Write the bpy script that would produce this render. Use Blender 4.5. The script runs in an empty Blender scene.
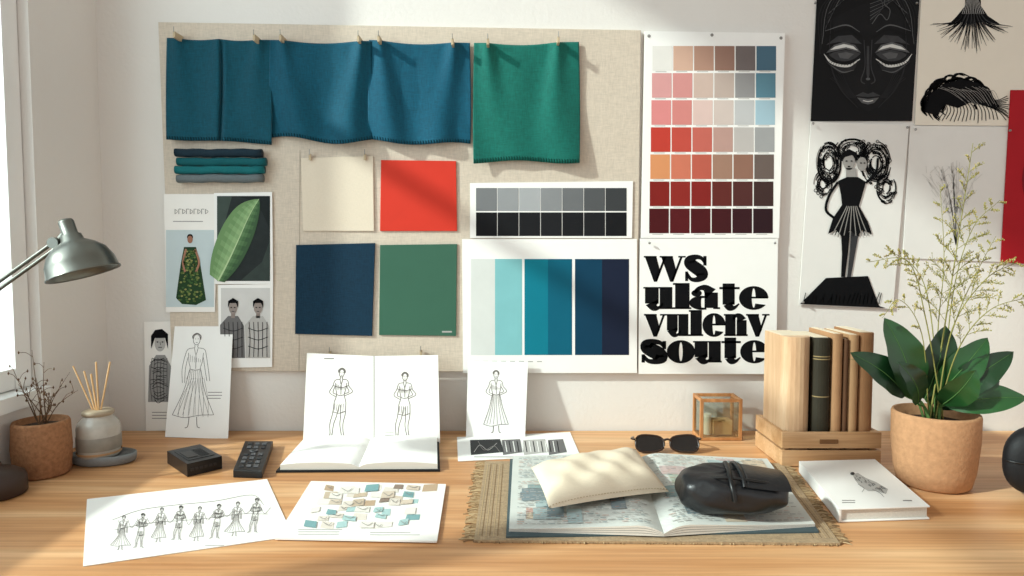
import bpy, math, random
from mathutils import Vector, Matrix
random.seed(7)
scene = bpy.context.scene
try:
    scene.view_settings.view_transform = 'Standard'
    scene.view_settings.look = 'None'
except Exception: pass

# ------------------------------------------------------------------ camera
PITCH = math.radians(3.3); FPX = 1024*24/36
CAM = Vector((0, -1.5, 1.153)); TZ = 0.75
cd = bpy.data.cameras.new('camera'); cd.lens = 24; cd.sensor_width = 36; cd.clip_start = 0.02
co = bpy.data.objects.new('camera', cd); scene.collection.objects.link(co)
co.location = CAM; co.rotation_euler = (math.pi/2-PITCH, 0, 0); scene.camera = co

# survey helpers: turn measurements taken in the photo into positions on real planes
FW = Vector((0, math.cos(PITCH), -math.sin(PITCH))); UP = Vector((0, math.sin(PITCH), math.cos(PITCH)))
def ray(px, py): return FW + Vector((1,0,0))*((px-512)/FPX) + UP*((288-py)/FPX)
def hit(px, py, P, N):
    d = ray(px, py); return CAM + d*((P-CAM).dot(N)/d.dot(N))
def D(px, py, z=0.0): return hit(px, py, Vector((0,0,TZ+z)), Vector((0,0,1)))
def V(px, py, y): return hit(px, py, Vector((0,y,0)), Vector((0,1,0)))

# ------------------------------------------------------------------ materials
def lin(c):
    o = []
    for v in c[:3]:
        v /= 255.0
        o.append(v/12.92 if v <= 0.04045 else ((v+0.055)/1.055)**2.4)
    return (*o, 1.0)
_m = {}
def mat(c, rough=0.7, var=0.06, scale=30, bump=0.0, bscale=300, metal=0.0, name=None, spec=0.18, sheen=0.0):
    key = (tuple(c), rough, var, scale, bump, bscale, metal, spec, sheen)
    if key in _m: return _m[key]
    m = bpy.data.materials.new(name or 'mat_%d_%d_%d' % tuple(c)); m.use_nodes = True
    nt = m.node_tree; b = nt.nodes['Principled BSDF']
    b.inputs['Roughness'].default_value = rough; b.inputs['Metallic'].default_value = metal
    b.inputs['Specular IOR Level'].default_value = spec
    if sheen: b.inputs['Sheen Weight'].default_value = sheen
    tc = nt.nodes.new('ShaderNodeTexCoord')
    n = nt.nodes.new('ShaderNodeTexNoise'); n.inputs['Scale'].default_value = scale; n.inputs['Detail'].default_value = 4
    nt.links.new(tc.outputs['Object'], n.inputs['Vector'])
    mx = nt.nodes.new('ShaderNodeMixRGB'); L = lin(c)
    mx.inputs[1].default_value = tuple(max(0, x*(1-var)) for x in L[:3])+(1,)
    mx.inputs[2].default_value = tuple(min(1, x*(1+var)) for x in L[:3])+(1,)
    nt.links.new(n.outputs['Fac'], mx.inputs[0]); nt.links.new(mx.outputs[0], b.inputs['Base Color'])
    if bump:
        n2 = nt.nodes.new('ShaderNodeTexNoise'); n2.inputs['Scale'].default_value = bscale; n2.inputs['Detail'].default_value = 3
        nt.links.new(tc.outputs['Object'], n2.inputs['Vector'])
        bp = nt.nodes.new('ShaderNodeBump'); bp.inputs['Strength'].default_value = bump; bp.inputs['Distance'].default_value = 0.002
        nt.links.new(n2.outputs['Fac'], bp.inputs['Height']); nt.links.new(bp.outputs[0], b.inputs['Normal'])
    _m[key] = m; return m

def fabric(c, k=0.25, sc=900, sheen=.05):
    key = ('fab', tuple(c), k, sc)
    if key in _m: return _m[key]
    m = bpy.data.materials.new('fabric_%d_%d_%d' % tuple(c)); m.use_nodes = True
    nt = m.node_tree; b = nt.nodes['Principled BSDF']
    b.inputs['Roughness'].default_value = 0.75; b.inputs['Sheen Weight'].default_value = sheen
    b.inputs['Specular IOR Level'].default_value = 0.18
    tc = nt.nodes.new('ShaderNodeTexCoord'); L = lin(c); fs = []
    for s in ((sc, 0, sc*0.15), (sc*0.15, 0, sc)):
        mp = nt.nodes.new('ShaderNodeMapping'); mp.inputs['Scale'].default_value = (s[0], s[0]*.5+s[2]*.5, s[2])
        nt.links.new(tc.outputs['Object'], mp.inputs[0])
        n = nt.nodes.new('ShaderNodeTexNoise'); n.inputs['Scale'].default_value = 1; n.inputs['Detail'].default_value = 2
        nt.links.new(mp.outputs[0], n.inputs['Vector']); fs.append(n)
    ad = nt.nodes.new('ShaderNodeMath'); ad.operation = 'ADD'
    nt.links.new(fs[0].outputs['Fac'], ad.inputs[0]); nt.links.new(fs[1].outputs['Fac'], ad.inputs[1])
    hf = nt.nodes.new('ShaderNodeMath'); hf.operation = 'MULTIPLY'; hf.inputs[1].default_value = .5
    nt.links.new(ad.outputs[0], hf.inputs[0])
    mx = nt.nodes.new('ShaderNodeMixRGB')
    mx.inputs[1].default_value = tuple(x*max(0,1-k*2.2) for x in L[:3])+(1,)
    mx.inputs[2].default_value = tuple(min(1, x*(1+k*2.2)) for x in L[:3])+(1,)
    nt.links.new(hf.outputs[0], mx.inputs[0]); nt.links.new(mx.outputs[0], b.inputs['Base Color'])
    bp = nt.nodes.new('ShaderNodeBump'); bp.inputs['Strength'].default_value = 0.6; bp.inputs['Distance'].default_value = 0.001
    nt.links.new(hf.outputs[0], bp.inputs['Height']); nt.links.new(bp.outputs[0], b.inputs['Normal'])
    _m[key] = m; return m

def wood(c1, c2, c3, sx=1.2, sy=22, sz=22, rough=0.45, name='wood', g_amt=.35):
    m = bpy.data.materials.new(name); m.use_nodes = True
    nt = m.node_tree; b = nt.nodes['Principled BSDF']; b.inputs['Roughness'].default_value = rough
    b.inputs['Specular IOR Level'].default_value = 0.3
    tc = nt.nodes.new('ShaderNodeTexCoord')
    def noise(sc, det, dist=0.0):
        mp = nt.nodes.new('ShaderNodeMapping'); mp.inputs['Scale'].default_value = sc
        nt.links.new(tc.outputs['Object'], mp.inputs[0])
        n = nt.nodes.new('ShaderNodeTexNoise'); n.inputs['Scale'].default_value = 1
        n.inputs['Detail'].default_value = det; n.inputs['Distortion'].default_value = dist
        nt.links.new(mp.outputs[0], n.inputs['Vector']); return n
    a = noise((sx, sy, sz), 5, 0.8); g = noise((sx*4, sy*9, sz*9), 3)
    r = nt.nodes.new('ShaderNodeValToRGB'); e = r.color_ramp.elements
    e[0].position = 0.32; e[0].color = lin(c1); e[1].position = 0.68; e[1].color = lin(c3)
    k = r.color_ramp.elements.new(0.5); k.color = lin(c2)
    nt.links.new(a.outputs['Fac'], r.inputs[0])
    mx = nt.nodes.new('ShaderNodeMixRGB'); mx.blend_type = 'MULTIPLY'; mx.inputs[0].default_value = g_amt
    r2 = nt.nodes.new('ShaderNodeValToRGB'); r2.color_ramp.elements[0].position = 0.35; r2.color_ramp.elements[0].color = (.6,.52,.45,1)
    r2.color_ramp.elements[1].position = 0.6; r2.color_ramp.elements[1].color = (1,1,1,1)
    nt.links.new(g.outputs['Fac'], r2.inputs[0])
    nt.links.new(r.outputs[0], mx.inputs[1]); nt.links.new(r2.outputs[0], mx.inputs[2])
    nt.links.new(mx.outputs[0], b.inputs['Base Color'])
    bp = nt.nodes.new('ShaderNodeBump'); bp.inputs['Strength'].default_value = 0.12; bp.inputs['Distance'].default_value = 0.001
    nt.links.new(g.outputs['Fac'], bp.inputs['Height']); nt.links.new(bp.outputs[0], b.inputs['Normal'])
    return m

def glass_mat(tint=(235,240,240), glossy=0.12, name='thin_glass'):
    m = bpy.data.materials.new(name); m.use_nodes = True; nt = m.node_tree; nt.nodes.clear()
    o = nt.nodes.new('ShaderNodeOutputMaterial'); t = nt.nodes.new('ShaderNodeBsdfTransparent'); t.inputs[0].default_value = lin(tint)
    g = nt.nodes.new('ShaderNodeBsdfGlossy'); g.inputs['Roughness'].default_value = 0.05
    x = nt.nodes.new('ShaderNodeMixShader'); x.inputs[0].default_value = glossy
    nt.links.new(t.outputs[0], x.inputs[1]); nt.links.new(g.outputs[0], x.inputs[2]); nt.links.new(x.outputs[0], o.inputs[0])
    return m

# ------------------------------------------------------------------ mesh builder
def catmull(pts, n=6):
    if len(pts) < 3: return [Vector(p) for p in pts]
    P = [Vector(p) for p in pts]; P = [P[0]*2-P[1]]+P+[P[-1]*2-P[-2]]; out = []
    for i in range(1, len(P)-2):
        a, b, c, d = P[i-1:i+3]
        for k in range(n):
            t = k/n
            out.append(0.5*((2*b)+(c-a)*t+(2*a-5*b+4*c-d)*t*t+(3*b-a-3*c+d)*t**3))
    out.append(P[-2]); return out

class MB:
    def __init__(s): s.v = []; s.f = []; s.mi = []; s.mats = []; s.sm = []
    def m(s, mt):
        if mt not in s.mats: s.mats.append(mt)
        return s.mats.index(mt)
    def add(s, vs, fs, mt, smooth=False):
        o = len(s.v); s.v += [tuple(v) for v in vs]; i = s.m(mt)
        for f in fs: s.f.append([o+k for k in f]); s.mi.append(i); s.sm.append(smooth)
    def box(s, c, size, mt, rz=0.0, M=None):
        hx, hy, hz = (q/2 for q in size); R = M or Matrix.Rotation(rz, 3, 'Z'); c = Vector(c)
        vs = [c+R@Vector((x*hx, y*hy, z*hz)) for x in (-1,1) for y in (-1,1) for z in (-1,1)]
        s.add(vs, [(0,1,3,2),(4,6,7,5),(0,4,5,1),(2,3,7,6),(0,2,6,4),(1,5,7,3)], mt)
    def prism(s, base, dv, mt, cap=True):
        n = len(base); vs = [Vector(p) for p in base]+[Vector(p)+dv for p in base]
        fs = [(i, (i+1) % n, n+(i+1) % n, n+i) for i in range(n)]
        fs += [tuple(range(n-1,-1,-1)), tuple(range(n,2*n))]
        s.add(vs, fs, mt)
    def tube(s, pts, r, mt, seg=8, smooth=True, caps=True):
        pts = [Vector(p) for p in pts]; n = len(pts); vs = []
        rs = r if isinstance(r, (list, tuple)) else [r]*n
        ref = Vector((0.13,0.31,0.94)).normalized()
        for i, p in enumerate(pts):
            t = (pts[min(i+1,n-1)]-pts[max(i-1,0)])
            if t.length < 1e-9: t = Vector((0,0,1))
            t.normalize()
            if abs(t.dot(ref)) > .97: a = t.cross(Vector((1,0,0))).normalized()
            else: a = t.cross(ref).normalized()
            b = t.cross(a)
            for k in range(seg):
                w = 2*math.pi*k/seg; vs.append(p+(a*math.cos(w)+b*math.sin(w))*rs[i])
        fs = [(i*seg+k, i*seg+(k+1)%seg, (i+1)*seg+(k+1)%seg, (i+1)*seg+k) for i in range(n-1) for k in range(seg)]
        s.add(vs, fs, mt, smooth)
        if caps: s.add(vs[:seg], [tuple(range(seg))], mt); s.add(vs[-seg:], [tuple(range(seg))], mt)
    def lathe(s, prof, c, mt, seg=40, M=None, sx=1, sy=1, smooth=True):
        c = Vector(c); M = M or Matrix.Identity(3); vs = []
        for r, z in prof:
            for k in range(seg):
                w = 2*math.pi*k/seg; vs.append(c+M@Vector((r*math.cos(w)*sx, r*math.sin(w)*sy, z)))
        n = len(prof)
        fs = [(i*seg+k, i*seg+(k+1)%seg, (i+1)*seg+(k+1)%seg, (i+1)*seg+k) for i in range(n-1) for k in range(seg)]
        s.add(vs, fs, mt, smooth)
    def grid(s, fn, nu, nv, mt, smooth=True):
        vs = [fn(i/nu, j/nv) for j in range(nv+1) for i in range(nu+1)]; w = nu+1
        s.add(vs, [(j*w+i, j*w+i+1, (j+1)*w+i+1, (j+1)*w+i) for j in range(nv) for i in range(nu)], mt, smooth)
    def build(s, name, bevel=0, solid=0, subsurf=0, merge=False):
        me = bpy.data.meshes.new(name); me.from_pydata(s.v, [], s.f)
        for mt in s.mats: me.materials.append(mt)
        for p, i, q in zip(me.polygons, s.mi, s.sm): p.material_index = i; p.use_smooth = q
        me.update(); ob = bpy.data.objects.new(name, me); scene.collection.objects.link(ob)
        if solid:
            k = ob.modifiers.new('solid','SOLIDIFY'); k.thickness = solid; k.offset = 0
        if bevel:
            k = ob.modifiers.new('bevel','BEVEL'); k.width = bevel; k.segments = 2; k.limit_method = 'ANGLE'; k.angle_limit = math.radians(50)
        return ob

# flat printed artwork on a real sheet lying in plane (P,N)
class Sheet(MB):
    def __init__(s, P, N): super().__init__(); s.P = Vector(P); s.N = Vector(N).normalized()
    def pt(s, px, py, l=0): return hit(px, py, s.P+s.N*(l*0.00035), s.N)
    def body(s, pts, mt, th=0.001):
        fr = [s.pt(*p) for p in pts]; s.prism([p-s.N*th for p in fr], s.N*th, mt)
    def poly(s, pts, mt, l=1): s.add([s.pt(p[0],p[1],l) for p in pts], [tuple(range(len(pts)))], mt)
    def rect(s, x0, y0, x1, y1, mt, l=1): s.poly([(x0,y0),(x1,y0),(x1,y1),(x0,y1)], mt, l)
    def ell(s, cx, cy, rx, ry, mt, l=1, rot=0, n=24):
        c, q = math.cos(rot), math.sin(rot)
        s.poly([(cx+rx*math.cos(a)*c-ry*math.sin(a)*q, cy+rx*math.cos(a)*q+ry*math.sin(a)*c) for a in [2*math.pi*k/n for k in range(n)]], mt, l)
    def ring(s, cx, cy, rx, ry, ix, iy, mt, l=1, a0=0, a1=360, n=28):
        o = []
        for k in range(n+1):
            a = math.radians(a0+(a1-a0)*k/n)
            o.append(s.pt(cx+rx*math.cos(a), cy-ry*math.sin(a), l)); o.append(s.pt(cx+ix*math.cos(a), cy-iy*math.sin(a), l))
        s.add(o, [(2*k, 2*k+1, 2*k+3, 2*k+2) for k in range(n)], mt)
    def st(s, pts, w, mt, l=1, sm=True, taper=False):
        P = [Vector((p[0], p[1], 0)) for p in pts]
        ws = list(w) if isinstance(w, (list, tuple)) else [w]*len(P)
        if sm and len(P) > 2:
            Q = [Vector((p.x, p.y, ww)) for p, ww in zip(P, ws)]; Q = catmull(Q, 5)
            P = [Vector((q.x, q.y, 0)) for q in Q]; ws = [max(.05, q.z) for q in Q]
        n = len(P)
        if taper: ws = [ww*(0.15+math.sin(math.pi*(i+.5)/n)) for i, ww in enumerate(ws)]
        o = []
        for i, p in enumerate(P):
            t = P[min(i+1,n-1)]-P[max(i-1,0)]
            if t.length < 1e-6: t = Vector((1,0,0))
            t.normalize(); nn = Vector((-t.y, t.x, 0))*ws[i]/2
            o.append(s.pt(p.x+nn.x, p.y+nn.y, l)); o.append(s.pt(p.x-nn.x, p.y-nn.y, l))
        s.add(o, [(2*k, 2*k+1, 2*k+3, 2*k+2) for k in range(n-1)], mt)

INK = mat((14,14,16), .85, spec=.1); WHT = mat((242,240,236), .75, .02); PAPER = mat((238,234,228), .8, .03)
GREY = mat((138,134,130), .8); PENCIL = mat((112,106,102), .85); LG = mat((180,177,173), .8)
WN = Vector((0,-1,0))
def wallsheet(d): return Sheet((0,-d,0), WN)

# ------------------------------------------------------------------ room
XL = -0.895; WP = mat((226,221,215), .92, .03, 3, .3, 110, name='plaster_white')
r = MB(); r.box((1.0,0.06,1.3), (4.6,0.12,2.7), WP); r.build('wall_back')
r = MB()
y0, y1 = -0.21, -1.75; z0, z1 = 0.865, 2.58; T = 0.16; cx = XL-T/2
r.box((cx, y0/2, 1.3), (T, -y0, 2.7), WP)
r.box((cx, (y1-3.6)/2, 1.3), (T, y1+3.6, 2.7), WP)
r.box((cx, (y0+y1)/2, (z0-.05)/2), (T, y0-y1-.001, z0+.05), WP)
r.box((cx, (y0+y1)/2, (z1+2.65)/2), (T, y0-y1-.001, 2.65-z1), WP)
r.build('wall_left')
FR = mat((238,237,234), .45, .02)
r = MB(); fx = XL-0.045; ym = (y0+y1)/2; zb_, zt_ = z0+.0285, z1-.002
for yy in (y0-.022, ym, y1+.022): r.box((fx, yy, (zb_+zt_)/2), (.05,.04 if yy != ym else .06, zt_-zb_), FR)
for ya, yb_ in ((y0-.043, ym+.031), (ym-.031, y1+.043)):
    for zz in (zb_+.02, zt_-.02): r.box((fx, (ya+yb_)/2, zz), (.046, ya-yb_, .038), FR)
    r.box((fx, (ya+yb_)/2, 1.75), (.03, ya-yb_, .03), FR)
    r.box((fx-.006, (ya+yb_)/2, (zb_+zt_)/2), (.004, ya-yb_, zt_-zb_-.08), glass_mat((225,235,238), .08, 'window_glass'))
r.box((XL-T/2+.008, ym, z0+.0145), (T+.016, y0-y1-.003, .026), FR)
r.build('window_1')
FL = wood((120,90,65),(140,105,75),(155,120,90), .8, 10, 10, name='floor_wood')
r = MB(); r.box((1.0,-1.7,-0.05), (4.6,3.8,0.1), FL); r.build('floor')
r = MB(); r.box((1.0,-1.7,2.70), (4.6,3.8,0.1), mat((238,237,234), .9)); r.build('ceiling')
r = MB(); r.box((1.3,-0.007,0.05), (4.0,0.014,0.1), FR); r.build('baseboard_back', bevel=.003)

# ------------------------------------------------------------------ desk
OAK = wood((188,132,84),(210,158,110),(226,182,136), 1.1, 17, 17, name='oak_desk_wood', g_amt=.45)
r = MB(); r.box((0.23,-0.405,TZ-.02), (2.24,0.80,0.04), OAK)
for x in (-.82, 1.28):
    for y in (-.08, -.73): r.box((x,y,.355), (.06,.06,.71), OAK)
r.box((0.23,-.08,.67), (2.04,.025,.08), OAK); r.box((0.23,-.73,.67), (2.04,.025,.08), OAK)
r.build('wooden_desk', bevel=.003)

# ------------------------------------------------------------------ linen pinboard
LIN = fabric((204,190,173), .14, 500)
s = wallsheet(.012); s.body([(158,22),(641,30),(637,372),(172,371)], LIN, .0115)
s.st([(300,150),(299,371)], .8, mat((170,156,140), .9), sm=False)
s.build('linen_pinboard', bevel=.001)

# hanging fabric swatches
def cloth(name, xl, xr, yt, yb, c, phase, pins, amp, botw, d0=.0165, folds=()):
    m = fabric(c, .3, 430, .12); g = MB()
    def f(u, v):
        sag = 0
        for a, b in zip(pins, pins[1:]):
            if a <= u <= b: sag = 4.0*(b-a)*math.sin(math.pi*(u-a)/(b-a))
        top = yt[0]+(yt[1]-yt[0])*u + sag
        bot = yb[0]+(yb[1]-yb[0])*u + botw*math.sin(2*math.pi*(u*1.1+phase))
        x = xl+(xr-xl)*u + (2.0*math.sin(math.pi*v*.8)*(u-.5))
        y = top+(bot-top)*v
        dep = 0
        for i, pn in enumerate(pins):
            sp = .05+.13*v; cx_ = pn+(.5-pn)*.35*v
            dep += amp*.7*math.exp(-((u-cx_)/sp)**2)*(1-.35*v)
        dep += amp*.6*(.5+.5*math.sin(2*math.pi*(u*2.1+phase+.12*math.sin(3*v))))*v**.7
        dep += amp*.3*math.sin(2*math.pi*(u*.8-v*.9+phase))*v
        for fu, fd in folds: dep -= fd*math.exp(-((u-fu-.008*math.sin(4*v))/.018)**2)
        return V(x, y, -(d0+max(0.0, dep)+.0006))
    g.grid(f, 80, 48, m)
    dark = mat(tuple(int(q*.6) for q in c), .9); n = int((xr-xl)/2.6)
    for k in range(n):
        u = (k+.3)/n; a = f(min(u,1), .965); b = f(min(u+.006,1), .998); off = Vector((0,-.0012,0))
        g.tube([a+off, b+off], .0005, dark, 4)
    return g.build(name, solid=.0016)
cloth('hanging_fabric_swatch', 167, 271, (38,40), (139,144), (2,70,86), .1, (.08,.5,.88), .013, .8, folds=((.52,.012),))
cloth('hanging_fabric_swatch', 270, 371, (40,41), (139,142), (2,74,94), .55, (.12,.9), .018, 3.0, d0=.019)
cloth('hanging_fabric_swatch', 369, 470, (40,43), (141,145), (3,76,98), .8, (.1,.84), .016, 2.0)
cloth('hanging_fabric_swatch', 474, 579, (43,42), (162,162), (14,100,88), .3, (.12,.8), .016, 1.6)
# clips
CL = mat((190,170,140), .5); MET = mat((150,148,145), .3, metal=.9)
g = MB()
for x, y in ((178,37),(257,40),(283,40),(360,41),(380,41),(453,44),(488,44),(558,42),(310,157),(365,157),(330,354),(421,353)):
    hi = y < 100; p = V(x, y, -.032 if hi else -.019)
    g.box(p, (.005,.036 if hi else .006,.013), CL); g.tube([p+Vector((0,-.018 if hi else -.004,.004)), p+Vector((0,-.018 if hi else -.004,.016))], .0009, MET, 6)
g.build('wooden_clips', bevel=.001)

# stack of folded fabric
g = MB()
for i, (c, y, xa, xb) in enumerate((((22,42,54),153,176,262),((10,84,90),162,178,266),((18,100,104),170,176,264),((100,108,110),178.5,178,263))):
    a = V(xa, y, -.024); b = V(xb, y, -.024); rr = .0088; mt = fabric(c, .16)
    vs = []; n = 14
    P = [a.lerp(b, k/n) for k in range(n+1)]
    for k, p in enumerate(P):
        for q in range(12):
            w = 2*math.pi*q/12; e = .0008*math.sin(k*1.7+i+q*.5)
            vs.append(p+Vector((0, math.copysign(abs(math.cos(w))**.8, math.cos(w))*(.0105+e), math.copysign(abs(math.sin(w))**.8, math.sin(w))*(rr+e)+.0006*math.sin(k*.8+i))))
    g.add(vs, [(k*12+q, k*12+(q+1)%12, (k+1)*12+(q+1)%12, (k+1)*12+q) for k in range(n) for q in range(12)]+[tuple(range(12)), tuple(range(n*12, n*12+12))], mt, True)
g.build('folded_fabric_stack')

# swatch cards
def card(name, q, m, th=.003, cap=False):
    s = wallsheet(.0125+th); s.body(q, m, th)
    if cap: s.rect(q[2][0]-14, q[2][1]-5, q[2][0]-4, q[2][1]-3.5, LG)
    return s.build(name, bevel=.0006)
card('cream_fabric_swatch', [(301,158),(373,156),(374,231),(303,231)], fabric((220,206,186), .06))
card('red_color_card', [(381,160),(456,161),(457,231),(380,231)], mat((206,56,40), .6, .05))
card('navy_fabric_swatch', [(296,245),(375,243),(372,336),(295,334)], fabric((12,46,66), .34, 430), .004)
card('green_color_card', [(380,245),(457,244),(456,336),(379,335)], mat((58,98,80), .6, .05), cap=True)

# grey swatch sheet
s = wallsheet(.0145); s.body([(470,183),(633,181),(632,238),(470,238)], WHT)
G1 = (118,146,164,134,106,82,58); G2 = (14,18,22,26,22,26,18)
for i in range(7):
    x = 476+i*21.6
    s.rect(x, 188, x+21, 211, mat((G1[i],G1[i]+2,G1[i]+4), .6)); s.rect(x, 212.4, x+21, 236, mat((G2[i],G2[i]+1,G2[i]+4), .6))
s.build('grey_swatch_sheet')
# teal palette sheet
s = wallsheet(.0145); s.body([(462,239),(637,239),(637,373),(463,373)], WHT)
for a, b, c in ((471,495,(212,215,211)),(495,522,(126,186,190)),(524.5,548,(4,118,138)),(548,572,(2,92,116)),(575,602,(5,58,84)),(602,629,(20,30,52))):
    s.rect(a, 259, b, 355, mat(c, .6))
for k in range(8): s.rect(474+k*9, 361, 479+k*9, 362, LG)
s.build('teal_palette_sheet')
# colour chart
s = wallsheet(.0125); s.body([(645,31),(785,33),(779,238),(641,238)], WHT, .0115)
ROW = [[(226,222,216),(205,168,148),(176,138,120),(148,114,100),(112,102,100),(74,104,122)],
 [(212,154,152),(206,142,138),(200,176,164),(186,168,158),(146,144,144),(92,132,148)],
 [(216,136,134),(208,132,126),(216,188,180),(204,188,180),(188,188,188),(160,188,200)],
 [(190,62,50),(190,76,64),(192,100,88),(182,146,136),(186,180,176),(156,156,156)],
 [(214,144,98),(202,116,92),(186,92,76),(158,122,104),(142,104,88),(104,90,84)],
 [(126,30,26),(140,40,34),(130,34,30),(96,40,36),(80,42,40),(62,42,40)],
 [(72,16,20),(84,20,24),(74,18,22),(64,20,24),(52,20,26),(42,20,26)]]
for j in range(7):
    for i in range(6):
        x = 652.5+i*20.8-(j*.55); y = 46+j*27.1
        s.rect(x, y, x+19.6, y+24.6, mat(ROW[j][i], .6)); s.rect(x+3, y+25.3, x+14, y+25.9, LG)
for x, y in ((649,36),(781,38),(712,35)): s.ell(x, y, 1.6, 1.6, GREY, 2)
s.build('color_chart_poster')

# typographic poster
s = wallsheet(.0125); s.body([(640,238.5),(778,238.5),(776,374),(638,374)], WHT, .0115)
def glyph(ch, x, base, w, h):
    X = lambda u: x+u*w
    Y = lambda v: base-v*h
    R = lambda a, b, c, d: s.rect(X(a), Y(d), X(c), Y(b), INK, 1)
    S = lambda pts, ws: s.st([(X(a), Y(b)) for a, b in pts], [q*w for q in ws], INK, 1)
    if ch == 'o': s.ring(X(.5), Y(.5), .54*w, .54*h, .07*w, .44*h, INK)
    elif ch == 'e':
        s.ring(X(.5), Y(.5), .54*w, .54*h, .07*w, .44*h, INK, 1, 0, 325); R(.4,.48,1.02,.56)
    elif ch == 'u':
        R(.0,.25,.5,1); R(-.06,.93,.2,1); R(.54,0,1.0,1); R(.5,.93,.7,1); R(.8,0,1.04,.08); S([(.25,.3),(.34,.08),(.5,.06),(.66,.25)], [.5,.3,.12,.06])
    elif ch == 'n':
        R(.0,0,.48,1); R(-.06,.93,.2,1); R(-.05,0,.5,.08); R(.54,0,1.0,.72); R(.52,0,1.05,.08); S([(.36,.72),(.5,.92),(.66,.88),(.77,.7)], [.06,.16,.32,.46])
    elif ch in 'li':
        hh = 1.18 if ch == 'l' else 1.0
        R(.12,0,.92,hh); R(.0,0,1.02,.08); R(.0,hh-.08,.5,hh)
    elif ch == 't':
        R(.16,.2,.76,1.16); R(.0,.9,1.0,1); S([(.46,.25),(.55,.09),(.75,.07),(.98,.24)], [.58,.42,.18,.06])
    elif ch == 'a':
        R(.48,.05,.97,.75); R(.8,0,1.05,.08); S([(.12,.74),(.25,.92),(.5,.96),(.72,.7)], [.14,.14,.24,.48])
        s.ell(X(.19), Y(.72), .19*w, .16*h, INK); s.ring(X(.38), Y(.28), .46*w, .32*h, .03*w, .22*h, INK, 1, 70, 290); R(.3,.5,.6,.57); R(.3,-.03,.55,.06)
    elif ch == 'v':
        s.poly([(X(-.02),Y(1)),(X(.52),Y(1)),(X(.70),Y(.3)),(X(.54),Y(-.03)),(X(.40),Y(-.03))], INK)
        s.poly([(X(.84),Y(1)),(X(.95),Y(1)),(X(.56),Y(-.03)),(X(.5),Y(.05))], INK); R(-.05,.93,.55,1); R(.7,.93,1.05,1)
    elif ch == 'W':
        for o in (0,.42):
            s.poly([(X(o-.01),Y(1)),(X(o+.29),Y(1)),(X(o+.4),Y(.35)),(X(o+.3),Y(-.03)),(X(o+.23),Y(-.03))], INK)
            s.poly([(X(o+.5),Y(1)),(X(o+.56),Y(1)),(X(o+.31),Y(-.03)),(X(o+.27),Y(.05))], INK)
        R(-.03,.94,.3,1); R(.38,.94,.72,1); R(.86,.94,1.05,1)
    elif ch in 'sS':
        S([(.88,.72),(.74,.91),(.5,.96),(.25,.86),(.22,.72),(.45,.55),(.7,.38),(.78,.22),(.55,.06),(.28,.08),(.1,.3)], [.1,.16,.22,.38,.5,.54,.54,.46,.24,.16,.12])
        R(.82,.62,.96,1.0); R(.02,0,.15,.38)
def word(t, x0, x1, base, h):
    wd = {'W':1.7,'l':.66,'i':.6,'t':.74,'m':1.5}; tot = sum(wd.get(c,1) for c in t); x = x0
    for c in t:
        w = (x1-x0)*wd.get(c,1)/tot; glyph(c, x, base, w*.975, h); x += w
word('WS', 645, 708, 281, 25); word('ulate', 645, 768, 309, 22); word('vulenv', 645, 769, 336, 22); word('soute', 641, 768, 362.5, 21.5)
s.build('typography_poster')

# ------------------------------------------------------------------ drawn figures
def figure(s, cx, top, bot, m, w=.8, l=1, style=0, dress=None, lean_=0.0):
    H = bot-top; X = lambda u: cx+u*H; Y = lambda v: top+v*H
    def S(p, ww=w): s.st([(X(a)+lean_*b*H, Y(b)) for a, b in p], ww, m, l)
    k = 14
    S([(.036*math.sin(2*math.pi*i/k), .06-.055*math.cos(2*math.pi*i/k)) for i in range(k+1)])
    S([(-.038,.05),(-.04,.02),(0,-.006),(.04,.02),(.04,.06)], w*2.6)
    S([(-.016,.055),(-.008,.05)]); S([(.012,.055),(.02,.05)]); S([(-.008,.09),(.01,.09)])
    S([(-.018,.115),(-.02,.145),(-.09,.165),(-.12,.25)]); S([(.018,.115),(.02,.145),(.09,.165),(.115,.25)])
    if style == 1: S([(-.12,.25),(-.16,.34),(-.07,.40)]); S([(.115,.25),(.17,.33),(.06,.39)]); S([(-.085,.25),(-.11,.34),(-.05,.37)]); S([(.08,.25),(.12,.33),(.05,.36)])
    else: S([(-.12,.25),(-.14,.38),(-.13,.52)]); S([(-.085,.25),(-.105,.38),(-.105,.52)]); S([(.115,.25),(.14,.38),(.16,.5)]); S([(.08,.25),(.105,.38),(.13,.5)])
    S([(-.08,.2),(-.07,.3),(-.055,.37),(-.085,.48)]); S([(.08,.2),(.07,.3),(.055,.37),(.085,.48)])
    S([(-.02,.15),(0,.22),(.02,.15)]); S([(-.06,.37),(0,.385),(.06,.37)]); S([(0,.22),(.005,.37)])
    for j in range(6): S([(-.06+j*.022,.22+.01*j),(-.05+j*.02,.30)], w*.6)
    if dress:
        for d in (-1,-.75,-.5,-.2,.1,.45,.75,1): S([(.06*d,.38),(.11*d,.6),(dress*d,.86)], w*(1 if abs(d)==1 else .7))
        S([(-dress,.86),(-dress*.4,.89),(dress*.3,.865),(dress,.86)]); S([(-.04,.88),(-.05,.98),(-.08,1)], w*1.4); S([(.04,.88),(.05,.98),(.08,1)], w*1.4)
    else:
        S([(-.085,.48),(-.10,.65),(-.13,.8),(-.12,.95),(-.17,1)]); S([(-.01,.52),(-.04,.68),(-.075,.8),(-.09,.95),(-.10,.99)])
        S([(.085,.48),(.085,.65),(.06,.8),(.08,.95),(.13,1)]); S([(.01,.52),(.02,.68),(.015,.8),(.045,.95),(.05,.99)])
        for j in range(5): S([(-.07+j*.03,.5),(-.08+j*.032,.6+.01*j)], w*.6)
        if style == 1: S([(-.1,.62),(0,.64),(.09,.61)]); S([(-.11,.24),(.0,.27),(.11,.24)])
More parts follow.
